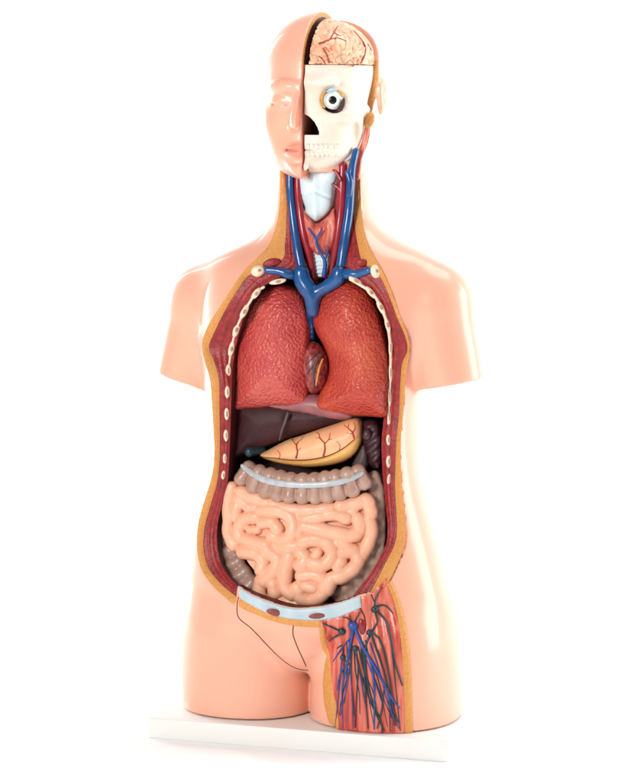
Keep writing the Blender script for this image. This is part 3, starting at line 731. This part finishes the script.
TC = [(241, 470), (252, 477), (268, 483), (288, 487), (310, 488), (332, 486), (352, 481), (366, 474)]
haustra(TC, [-.032, -.042, -.048, -.052, -.052, -.05, -.045, -.036], [13, 14.5, 15.5, 16, 16, 15.5, 15, 13], 11, k=.0018)
haustra([(370, 474), (376, 490), (378, 512), (378, 535), (375, 556), (366, 573), (352, 588), (336, 600)], [-.022, -.022, -.024, -.028, -.032, -.038, -.044, -.046], [9, 8, 7.5, 8, 9, 11, 12, 10], 12)
haustra([(231, 492), (227, 512), (226, 532), (229, 552), (238, 571), (250, 588), (264, 600)], [-.016, -.016, -.02, -.026, -.032, -.04, -.044], [8, 8, 8, 11, 12.5, 12.5, 11], 9)
colm = cv.mesh('lc'); link('large_intestine', colm, 'colon', ROOT); cb = bvh(colm)
tubes('taenia', [surf_tube(cb, [(241, 465), (247, 469.5), (256, 476), (270, 481.5), (290, 484.5), (312, 485), (335, 483), (352, 478.5), (364, 472)], [2, 3.2, 3.6, 3.6, 3.4, 3.4, 3, 2], .0006, fb=-.05, soft=6)], 'taenia', bpy.data.objects['large_intestine'], 10, .5)

# small intestine
SI = [([(232, 487), (229, 503), (229, 519), (229, 534), (234, 545)], 7), ([(242, 492), (256, 498), (267, 503)], 7.3), ([(262, 510), (280, 511), (292, 518), (293, 532), (285, 540), (273, 536)], 7.8), ([(262, 523), (272, 522), (278, 529)], 6.8),
      ([(257, 517), (247, 518), (240, 527), (241, 537), (252, 541), (266, 545)], 7.6), ([(249, 529), (258, 530)], 4.5), ([(243, 552), (255, 553), (263, 560), (262, 570)], 8), ([(268, 551), (278, 559), (274, 572), (264, 581)], 8), ([(282, 548), (296, 546)], 6.5),
      ([(290, 556), (286, 571), (285, 586), (292, 594)], 7.8), ([(261, 581), (260, 594), (268, 602), (285, 603), (302, 605), (316, 601)], 7.6), ([(273, 584), (275, 593)], 7.4), ([(272, 504), (288, 509), (304, 510.5), (320, 510), (331, 508)], 7),
      ([(341, 506), (355, 504), (366, 500), (370, 509), (371, 514)], 7.4), ([(306, 519), (322, 516), (334, 514), (346, 518)], 7), ([(305, 526), (322, 530), (340, 534), (353, 535), (360, 528), (358, 519)], 7.6), ([(369, 519), (371, 533), (366, 548), (361, 556)], 7.4),
      ([(304, 541), (316, 539), (328, 544), (332, 556), (323, 565), (313, 563)], 7.8), ([(301, 553), (306, 559), (300, 566)], 7.4), ([(343, 552), (353, 551), (358, 559), (354, 568), (343, 576), (332, 579), (328, 590)], 7.8), ([(341, 561), (338, 567)], 6.4),
      ([(302, 576), (315, 575), (325, 582), (324, 593), (313, 600), (301, 597), (298, 588)], 7.6), ([(306, 586), (314, 588)], 6.6), ([(337, 543), (346, 544)], 6), ([(318, 552), (316, 556)], 5.5), ([(276, 545), (282, 552)], 5), ([(257, 508), (252, 507)], 6), ([(350, 512), (354, 511)], 5), ([(298, 516), (299, 534)], 5), ([(240, 499), (250, 508)], 6.8), ([(238, 505), (236, 517)], 6.5), ([(236, 530), (238, 541)], 5)]
sv = Vol((-.125, -.12, zrow(625)), (.105, .02, zrow(480)), .0009)
def ydome(x, y): return -.040-.014*min(1, max(0, (y-555)/40))-.026*max(0, 1-((x-300)/80)**2)*max(0, 1-((y-548)/72)**2)
GO = [(237, 491), (228, 508), (226, 530), (230, 546), (240, 553), (246, 566), (256, 580), (260, 600), (285, 605), (316, 601), (334, 588), (352, 580), (360, 566), (366, 553), (374, 535), (374, 510), (368, 494), (350, 500), (310, 504), (275, 499), (255, 494)]
g3 = np.array([at(x, y, ydome(x, y)) for x, y in resample(GO, 3)])[:, [0, 2]]
X2, Z2 = np.meshgrid(sv.X, sv.Z, indexing='ij'); G = np.stack([X2.ravel(), Z2.ravel()], 1)
sdg = dpoly(g3, G); sdg[inside(g3, G)] *= -1; sdg = sdg.reshape(X2.shape)+.0035
PXg = 320+(X2*cos(YAW)-.05*sin(YAW))/S; PYg = 391-(Z2-zrow(391))/S
yf = -.040-.026*np.maximum(0, 1-((PXg-300)/80)**2)*np.maximum(0, 1-((PYg-548)/72)**2)+.0026*(1-np.exp(np.minimum(sdg, 0)/.006))
sv.F = np.maximum(np.maximum(sdg[:, None, :], yf[:, None, :]-sv.Y[None, :, None]), (sv.Y-.0)[None, :, None]).astype(np.float32)
random.seed(4)
for P_, rb_ in SI:
    Q = crom(P_, 7)
    for i in range(len(Q)-1):
        a, b = Q[i], Q[i+1]; r = (rb_*.95+.3*sin(i*.8+P_[0][0]))*S
        sv.cap(at(*a, ydome(*a)), at(*b, ydome(*b)), r, r, 0)
sm = sv.mesh('si'); link('small_intestine', sm, 'gut', ROOT)

# ================================================================== head
HX, HY, HZ = 319.0, 6.0, 95.0
hz0 = zrow(HZ); s_ = S
def head_vol(hh=.0013): 
    return Vol(((-72)*S, (-90)*S+HY*S, hz0-88*S), (74*S, 86*S+HY*S, hz0+88*S), hh)
ox = (HX-320)*S/cos(YAW); oy = HY*S
def hp(x, y, z): return np.array([ox+x*S, oy+y*S, hz0+z*S])
def R3(ax, deg):
    c, s2 = cos(radians(deg)), sin(radians(deg))
    return {'x': [(1, 0, 0), (0, c, s2), (0, -s2, c)], 'y': [(c, 0, -s2), (0, 1, 0), (s2, 0, c)], 'z': [(c, s2, 0), (-s2, c, 0), (0, 0, 1)]}[ax]
def base_head(v):
    E = lambda c, r, k, **kw: v.ell(hp(*c), np.array(r)*S, k*S, **kw)
    E((0, 8, 24), (58.5, 68, 58), 0)
    E((0, -14, -20), (55, 48, 61), 14)
    E((0, -29, -54), (40, 32, 27), 14)
    E((0, -8, -45), (44, 36, 26), 12)
    E((0, -56, -70), (12, 8, 10), 10)
    E((0, 20, -40), (36, 38, 45), 16)
    return E
hvv = head_vol(); E = base_head(hvv)
baseF = hvv.F.copy()
for sx in (-1, 1):
    E((sx*22, -67.5, -6), (12, 8, 7.5), 10, sub=True)
    E((sx*21, -51, -6), (11, 9, 7.5), 6)
    E((sx*28, -42, -26), (13, 12, 14), 14)
    for i in range(5):
        a_ = i/4; hvv.ell(hp(sx*(9+18*a_), -60.5+8*a_**1.6, 7+2.0*sin(a_*pi)), np.array((6, 3.4, 3.2))*S, 7*S)
    E((sx*7.5, -66, -31), (5.2, 7, 5), 4)
for i in range(8):
    a_, b_ = i/8, (i+1)/8
    hvv.cap(hp(0, -59-15*a_**1.15, 2-28*a_), hp(0, -59-15*b_**1.15, 2-28*b_), (4+2*a_)*S, (4+2*b_)*S, 5*S)
for sx in (-1, 1):
    E((sx*5.5, -70.5, -35), (2.6, 4.5, 2.6), 1.5, sub=True)
    for i in range(8):
        a_, b_ = i/8*19, (i+1)/8*19
        Yl = lambda x: -62.5+.021*x*x
        up = lambda x: 3.1*(1-(x/21)**2)+.7; lo = lambda x: 3.7*(1-(x/20)**2)+.7
        hvv.cap(hp(sx*a_, Yl(a_)+.3, -50.3+.3*cos(a_/3)), hp(sx*b_, Yl(b_)+.3, -50.3+.3*cos(b_/3)), up(a_)*S, up(b_)*S, 2.2*S)
        hvv.cap(hp(sx*a_, Yl(a_), -56.6), hp(sx*b_, Yl(b_), -56.6+.04*b_), lo(a_)*S, lo(b_)*S, 2.2*S)
    for i in range(8):
        a_, b_ = i/8*20, (i+1)/8*20
        hvv.cap(hp(sx*a_, Yl(a_)-4.4*(1-a_/24), -53.3), hp(sx*b_, Yl(b_)-4.4*(1-b_/24), -53.3), .9*S, .8*S, .8*S, sub=True)
E((0, -65, -64.5), (13, 4, 3), 4, sub=True)
for sx in (-1, 1):      # closed eyelid line
    for i in range(8):
        a, b = radians(15+i*19), radians(15+(i+1)*19)
        q_ = lambda t: hp(sx*(22-10.5*cos(t)), -51+8.6*-sin(t)*.98-.3, -8.5-1.2*sin(t))
        hvv.cap(q_(a), q_(b), .8*S, .8*S, .6*S, sub=True)
    hvv.ell(hp(sx*59.5, 12, -2), np.array((4, 11, 18))*S, 3*S, rot=R3('x', -14)); hvv.ell(hp(sx*63.5, 9, 1), np.array((2.6, 6, 11))*S, 2*S, sub=True, rot=R3('x', -14))
fullF = hvv.F.copy()
X, Y, Z = (hvv.X[:, None, None]-ox)/S, (hvv.Y[None, :, None]-oy)/S, (hvv.Z[None, None, :]-hz0)/S
ycut = 4+np.clip(Z-30, 0, 60)*.8
cutF = np.maximum(-X, Y-ycut)*S            # removed wedge is where this is < 0
hvv.F = np.maximum(hvv.F, -cutF).astype(np.float32)
hm = hvv.mesh('head_skin'); hd = link('head_skin', hm, ['skin', 'fat', 'lining', 'lip', 'pinkline'], ROOT)
C_ = np.array([p.center for p in hm.polygons]); N_ = np.array([p.normal for p in hm.polygons])
loc = (C_-np.array([ox, oy, hz0]))/S
tmp = Vol(hvv.lo, hvv.lo+(hvv.n-1)*hvv.h, hvv.h); tmp.F = fullF; dep = -tmp.sample(C_)/S
mi = np.zeros(len(C_), int)
oncut = (((np.abs(loc[:, 0]) < 1.2) & (N_[:, 0] > .8)) | ((loc[:, 0] > .5) & (N_[:, 1] < -.5) & (np.abs(loc[:, 1]-(4+np.clip(loc[:, 2]-30, 0, 60)*.8)) < 1.6))) & (dep > .6) & (loc[:, 0] < 57)
mi[oncut] = np.where(dep[oncut] < 5.5, 1, 2)
mi[oncut & (loc[:, 0] < 1.5) & (loc[:, 2] < 29)] = 4
mi[oncut & (loc[:, 0] > 1.5) & (loc[:, 2] > 34)] = 0
lipm = (~oncut) & (np.abs(loc[:, 2]+53.5) < 6.6-.014*loc[:, 0]**2) & (loc[:, 1] < -50) & (np.abs(loc[:, 0]) < 20)
mi[lipm] = 3
hm.polygons.foreach_set('material_index', mi)
hm.update()

# skull half
sk = head_vol(.0011); E = base_head(sk); sk.F += 5.2*S
E((18, -53, 12), (16, 5, 4), 8); E((36, -40, -20), (14, 10, 8), 8)
X, Y, Z = (sk.X[:, None, None]-ox)/S, (sk.Y[None, :, None]-oy)/S, (sk.Z[None, None, :]-hz0)/S
E((30, -59, -5), (13.6, 22, 13.2), 3, sub=True)
for i in range(7):
    t_ = i/6; sk.ell(hp(34+13.5*t_, -45+38*t_**1.2, -21+7*t_), np.array((5.5-t_, 6, 4.5-1.2*t_))*S, 5*S)
E((43.5, -29, -42), (5, 11, 15), 4, sub=True); E((20, -52, -66), (9, 5, 4), 6, sub=True); E((12, -62, -44), (6, 4, 4), 5, sub=True)
E((52, 2, -8), (3, 4, 3), 2, sub=True)
nap = np.maximum(((np.maximum(X, 0)/15.5)**1.7+(np.maximum(Z+38.5, 0)/20)**1.7-1)*9, np.maximum(-(Z+38.5), Y+30))*S    # nasal opening widens downward
sk.F = np.maximum(sk.F, -nap).astype(np.float32)
sk.F = np.maximum(np.maximum(sk.F, (1.0-X)*S+0*Y+0*Z), np.maximum((Z-29)*S+0*X+0*Y, (Y-ycut_ if False else Y-14)*S+0*X+0*Z)).astype(np.float32)
E((0, -68, -53.2), (60, 16, .9), .5, sub=True)
skm = sk.mesh('skull'); sko = link('skull', skm, ['skull', 'orbit'], ROOT)
C_ = (np.array([p.center for p in skm.polygons])-np.array([ox, oy, hz0]))/S
Nn = np.array([p.normal for p in skm.polygons])
orb = (((C_-np.array([30, -59, -5]))/np.array([14.2, 22.6, 13.8]))**2).sum(1) < 1.0
nas = (C_[:, 0] < 17) & (np.abs(C_[:, 2]+29) < 9.6) & (C_[:, 1] > -56) & (C_[:, 1] < -25) & (C_[:, 0] > .6) & ((np.abs(Nn[:, 1]) < .75) | (C_[:, 1] > -45))
medial = (C_[:, 0] < 1.6) & (Nn[:, 0] < -.8)
skm.polygons.foreach_set('material_index', ((orb | nas) & ~medial).astype(int)); skm.update()
skb = bvh(skm)
# teeth
def tooth(x, z, w_, hh):
    px = HX+x; 
    # find surface on the dental arch
    h_ = skb.ray_cast(Vector(hp(x, -100, z)), Vector((0, 1, 0)))
    p = h_[0]; n = h_[1]
    bm = bmesh.new(); bmesh.ops.create_cube(bm, size=1)
    ang = math.atan2(n.x, -n.y)
    for v in bm.verts:
        q = Vector((v.co.x*w_*S, v.co.y*3*S, v.co.z*hh*S)); c, s2 = cos(ang), sin(ang)
        v.co = Vector((q.x*c-q.y*s2, q.x*s2+q.y*c, q.z))+p-n*.95*S
    bmesh.ops.bevel(bm, geom=bm.edges[:], offset=.9*S, segments=2, affect='EDGES')
    me = bpy.data.meshes.new('tooth'); bm.to_mesh(me); bm.free(); link('tooth', me, 'tooth', sko)
xs = 3.6
for i, w_ in enumerate((5.6, 4.4, 4.8, 4.4, 4.4, 5.4, 5.4)):
    x = xs+w_/2-1.5; tooth(x, -49.4+.35*sin(i*2.1), w_-.1, 6.6+.7*cos(i*2.6)); tooth(x+.3, -57.2+.3*cos(i*1.7), w_-.2, 6.2+.7*sin(i*3.1)); xs += w_*(.97-.03*i)
# eye
ev = Vol(hp(15, -72, -20), hp(45, -28, 12), .0008)
ev.ell(hp(29.7, -52, -5), np.array((9.6, 9.6, 9.2))*S)
eye = link('eye', ev.mesh('eye'), 'sclera', ROOT)
edir = np.array([sin(radians(13)), -cos(radians(13)), 0]); ec = hp(29.7, -52, -5)
def disc(name, r, off, mats, par, thick=.8):
    bm = bmesh.new(); bmesh.ops.create_uvsphere(bm, u_segments=24, v_segments=12, radius=1)
    for v in bm.verts: v.co = Vector(ec+edir*(off+v.co.z*thick)*S+RT*v.co.x*r*S+np.array([0, 0, 1])*v.co.y*r*S)
    me = bpy.data.meshes.new(name); bm.to_mesh(me); bm.free(); fix_normals(me); return link(name, me, mats, par)
disc('iris', 6.6, 8.2, 'tooth', eye, 1.0); disc('pupil', 3.9, 9.0, 'black', eye, .9)
def orbit_seg(a0, a1, r, rr, mats, y=-53):
    P_ = [hp(29.7+r*cos(radians(a)), y, -5+r*.95*sin(radians(a))) for a in np.linspace(a0, a1, 14)]
    tubes('eye_muscle', [(P_, [rr*.5*S, rr*S, rr*.5*S])], mats, eye, 8)
orbit_seg(130, 220, 11.3, 2.5, 'gold'); orbit_seg(20, 62, 10.5, 2.0, 'gold'); orbit_seg(-62, 6, 11.2, 2.6, 'orbit', -55); orbit_seg(70, 128, 10.6, 1.6, 'sclera')

# brain
br = head_vol(.0012)
Eb = lambda c, r, k, **kw: br.ell(hp(*c), np.array(r)*S, k*S, **kw)
Eb((2, 6, 24), (52.5, 61, 51), 0)
X, Y, Z = (br.X[:, None, None]-ox)/S, (br.Y[None, :, None]-oy)/S, (br.Z[None, None, :]-hz0)/S
br.F = np.maximum(np.maximum(br.F, (5-X)*S+0*Y+0*Z), np.maximum((29.3-Z)*S+0*X+0*Y, (Y-50)*S+0*X+0*Z)).astype(np.float32)
brm = br.mesh('brain')
co = np.array([v.co for v in brm.vertices]); no = np.array([v.normal for v in brm.vertices])
fv = []
for i in range(len(co)):
    q = Vector((co[i]-np.array([ox, oy, hz0]))/S*.075)
    wq = noise.noise_vector(q*1.1)*1.3
    r = 1-min(1, abs(noise.noise(q*1.25+wq))*4.2); fv.append(r)
fv = np.array(fv); co = co-no*(fv**2*2.2*S)[:, None]
brm.vertices.foreach_set('co', co.ravel()); brm.update()
bro = link('brain', brm, ['brain', 'pinkline'], ROOT)
pm = np.array([1 if min(fv[list(p.vertices)]) > .82 else 0 for p in brm.polygons]); brm.polygons.foreach_set('material_index', pm)
bb = bvh(brm)
for pts, R in (([(319, 43.5), (326, 41), (330, 39), (334, 32), (338, 26)], [.9, .9, .5]), ([(330, 39), (338, 38), (346, 41)], [.7, .4]), ([(334, 33), (341, 36)], [.5, .4]), ([(323, 48), (327, 55), (329, 63)], [.7, .8]), ([(319, 56), (323, 60), (326, 66)], [.6, .7]),
               ([(354, 31), (360, 38), (365, 46), (365, 54), (361, 62), (353, 66)], [.6, .9, .8, .8]), ([(328, 60), (333, 63)], [.5, .4]), ([(325, 47), (330, 52)], [.4, .4]), ([(368, 44), (372, 51)], [.6, .4])):
    tubes('blood_vessel', [surf_tube(bb, pts, R, .0002, fb=-.04)], 'redline', bro, 6)
# muscle strip behind the jaw
tubes('jaw_muscle', [px_tube([(368, 120), (366, 134), (363, 148), (359, 162), (357, 178)], [-.004, -.004, -.006, -.01, -.016], [2, 2.6, 2.6, 3])], 'neckmuscle', ROOT, 12)
oval('earlobe_fat', 369.5, 120, 5, 8.5, -18, -.006, 'fat', ROOT, .6)
